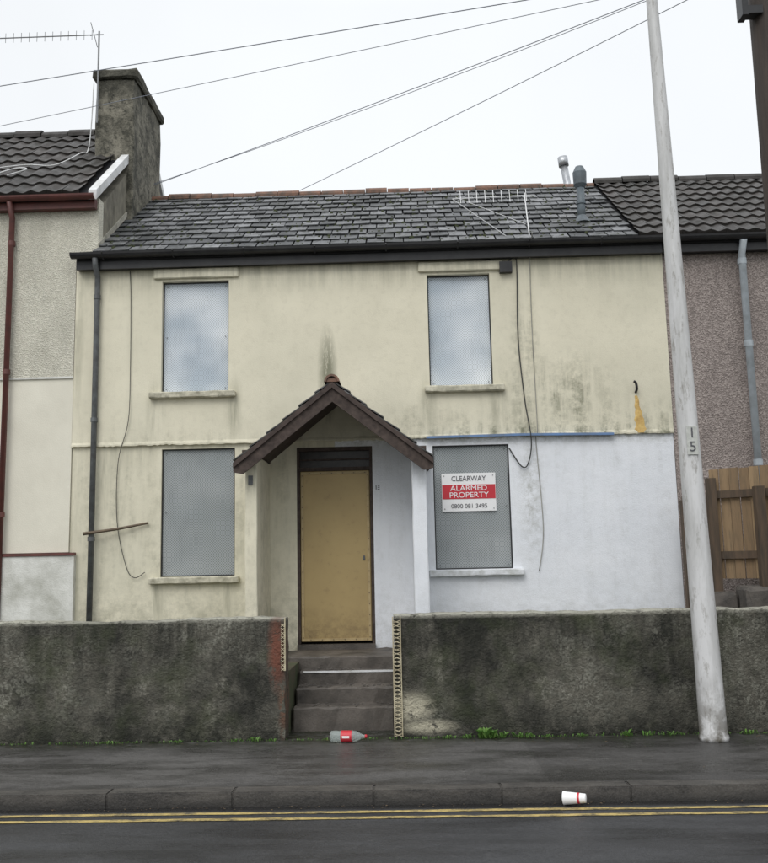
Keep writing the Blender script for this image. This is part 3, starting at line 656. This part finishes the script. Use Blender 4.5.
# ---------------------------------------------------------------- sign
G=empty('alarmed_property_sign')
sx0,sx1,sz0,sz1=.385,1.015,2.155,2.60; cx=(sx0+sx1)/2
box('sign_board',sx0,sx1,.022,.028,sz0,sz1,SWHITE,G,.002)
boxes('red_band',[(sx0+.006,sx1-.006,.0185,.0215,2.30,2.465)],RED,G)
text('company_text','CLEARWAY',.085,cx,.019,2.535,SGREY,G,.9,0)
text('warning_text_1','ALARMED',.088,cx,.0165,2.422,SWHITE,G,1.1,.0)
text('warning_text_2','PROPERTY',.088,cx,.0165,2.343,SWHITE,G,1.1,.0)
text('phone_text','0800 081 3495',.07,cx,.019,2.215,SGREY,G,1,.0)
boxes('sign_screws',[(x-.005,x+.005,.017,.0215,z-.005,z+.005) for x in (sx0+.03,sx1-.03) for z in (sz0+.03,sz1-.03)],DGREY,G)
# ---------------------------------------------------------------- litter
def lathe(nm,prof,mat,par,mtx,n=24):
    V=[];F=[]
    for r,h in prof:
        for k in range(n): g=2*math.pi*k/n; V.append(mtx@Vector((h,r*math.cos(g),r*math.sin(g))))
    for i in range(len(prof)-1):
        for k in range(n): F.append((i*n+k,i*n+(k+1)%n,(i+1)*n+(k+1)%n,(i+1)*n+k))
    return mobj(nm,V,F,mat,par,True)
BT=empty('plastic_bottle')
mt=Matrix.Translation((-.76,-2.12,.052))@Matrix.Rotation(math.radians(-5),4,'Z')
lathe('body',[(.001,0),(.035,.0),(.049,.015),(.050,.06),(.046,.08),(.05,.10),(.05,.2),(.045,.235),(.025,.275),(.014,.30),(.014,.315)],BOT,BT,mt)
lathe('label',[(.0505,.10),(.0512,.105),(.0512,.195),(.0505,.2)],RED,BT,mt)
lathe('cap',[(.001,.335),(.016,.333),(.017,.315),(.001,.314)],RED,BT,mt)
boxes('label_print',[[tuple(mt@Vector(p)) for p in bv(.115,.18,-.052,-.049,-.008,.012)]],SWHITE,BT)
CP=empty('paper_cup')
mt=Matrix.Translation((1.02,-3.925,-.052))@Matrix.Rotation(math.radians(-22),4,'Z')@Matrix.Rotation(math.radians(-4),4,'Y')
lathe('cup_body',[(.001,.155),(.029,.155),(.030,.15),(.043,.012),(.046,.006),(.046,0),(.042,.0),(.041,.012),(.028,.148),(.001,.148)],CUPM,CP,mt)
lathe('cup_print',[(.0362,.10),(.0345,.115)],RED,CP,mt)
# ---------------------------------------------------------------- weeds and leaf litter
random.seed(11); V=[];F=[]
def tuft(x,y,z,n,h):
    for i in range(n):
        a=random.uniform(0,6.28); l=h*random.uniform(.4,1); w=l*random.uniform(.12,.25); lean=random.uniform(.2,1.0)
        bx=x+random.gauss(0,.025); by=y+random.gauss(0,.012); dx,dy=math.cos(a),math.sin(a)*.7
        p=[(bx,by,z),(bx+dx*l*lean*.5-dy*w,by+dy*l*lean*.5+dx*w,z+l*.6),(bx+dx*l*lean,by+dy*l*lean,z+l*.75),(bx+dx*l*lean*.5+dy*w,by+dy*l*lean*.5-dx*w,z+l*.6)]
        k=len(V); V.extend(p); F.append((k,k+1,k+2,k+3))
for x,n,h in ((.30,20,.05),(.48,22,.06),(.62,50,.13),(.68,40,.11),(.78,26,.08),(.95,24,.07),(1.05,20,.06),(1.2,14,.05),(.12,14,.05),(1.5,14,.05),(1.9,26,.08),(2.1,18,.07),(2.3,14,.06),(-1.45,26,.07),(-1.6,14,.05),(-1.3,16,.06),(-2.8,10,.05),(3.0,18,.06)):
    tuft(x,-2.06,.0,n,h)
for i in range(160): tuft(random.uniform(-4.5,3.5),-2.04,0,5,.035)
mobj('weeds',V,F,WEED)
V=[];F=[]
def flake(x,y,z,r):
    a=random.uniform(0,6.28); k=len(V)
    for t in range(4):
        g=a+t*1.57; q=r*random.uniform(.5,1.1); V.append((x+math.cos(g)*q,y+math.sin(g)*q*.8,z+.004+random.uniform(0,r*.35)))
    F.append((k,k+1,k+2,k+3))
for i in range(260): flake(random.uniform(-5,5),-3.88-abs(random.gauss(0,.035)),-.098,random.uniform(.004,.013))
for i in range(260): flake(random.uniform(-5,5),-2.07-abs(random.gauss(0,.12)),0.0,random.uniform(.004,.012))
for i in range(110): flake(random.uniform(-5,5),random.uniform(-3.65,-2.1),0.0,random.uniform(.003,.010))
for i in range(50): flake(random.uniform(-1.15,-.2),random.uniform(-2.1,-1.6),0.0,random.uniform(.005,.014))
mobj('leaf_litter',V,F,LITT)
# ---------------------------------------------------------------- world, sun, camera
w=bpy.data.worlds.new('World'); S.world=w; w.use_nodes=True; nt=w.node_tree; bg=nt.nodes['Background']
EL_,AZ=math.radians(48),math.radians(200)
sky=nt.nodes.new('ShaderNodeTexSky'); sky.sky_type='NISHITA'; sky.sun_disc=False; sky.sun_elevation=EL_; sky.sun_rotation=AZ
tc=nt.nodes.new('ShaderNodeTexCoord'); sp=nt.nodes.new('ShaderNodeSeparateXYZ'); nt.links.new(tc.outputs['Generated'],sp.inputs[0])
mr=nt.nodes.new('ShaderNodeMapRange'); nt.links.new(sp.outputs[2],mr.inputs[0])
for i,v in enumerate((.55,1.0,10.3,17.0)): mr.inputs[i+1].default_value=v
nz=nt.nodes.new('ShaderNodeTexNoise'); nz.inputs['Scale'].default_value=1.6; nz.inputs['Detail'].default_value=4; nt.links.new(tc.outputs['Generated'],nz.inputs['Vector'])
m2=nt.nodes.new('ShaderNodeMapRange'); nt.links.new(nz.outputs['Fac'],m2.inputs[0])
for i,v in enumerate((.3,.7,.93,1.05)): m2.inputs[i+1].default_value=v
mm=nt.nodes.new('ShaderNodeMath'); mm.operation='MULTIPLY'; nt.links.new(mr.outputs[0],mm.inputs[0]); nt.links.new(m2.outputs[0],mm.inputs[1])
vm=nt.nodes.new('ShaderNodeVectorMath'); vm.operation='SCALE'; vm.inputs[0].default_value=(.95,.977,1.0); nt.links.new(mm.outputs[0],vm.inputs['Scale'])
mx=nt.nodes.new('ShaderNodeMix'); mx.data_type='RGBA'; mx.inputs[0].default_value=.93
nt.links.new(sky.outputs[0],mx.inputs[6]); nt.links.new(vm.outputs[0],mx.inputs[7]); nt.links.new(mx.outputs[2],bg.inputs['Color'])
bg.inputs['Strength'].default_value=.1
sd=bpy.data.lights.new('sun','SUN'); sd.energy=1.3; sd.angle=math.radians(35); sd.color=(1,.975,.945)
so=bpy.data.objects.new('sun',sd); COL.objects.link(so)
dirv=Vector((math.sin(AZ)*math.cos(EL_),math.cos(AZ)*math.cos(EL_),math.sin(EL_)))
so.rotation_euler=dirv.to_track_quat('Z','Y').to_euler(); so.location=dirv*30
cam=bpy.data.cameras.new('camera'); co=bpy.data.objects.new('camera',cam); COL.objects.link(co)
cam.sensor_fit='HORIZONTAL'; cam.sensor_width=36; cam.lens=42.19; cam.clip_end=2000; cam.clip_start=.05
p,psi,r=math.radians(8.2),math.radians(1.5),math.radians(1.2)
fw=Vector((-math.sin(psi)*math.cos(p),math.cos(psi)*math.cos(p),math.sin(p))); rt=Vector((math.cos(psi),math.sin(psi),0)); up=rt.cross(fw)
R=rt*math.cos(r)-up*math.sin(r); U=rt*math.sin(r)+up*math.cos(r)
co.matrix_world=Matrix(((R.x,U.x,-fw.x,0),(R.y,U.y,-fw.y,-10.5),(R.z,U.z,-fw.z,1.6),(0,0,0,1)))
S.camera=co
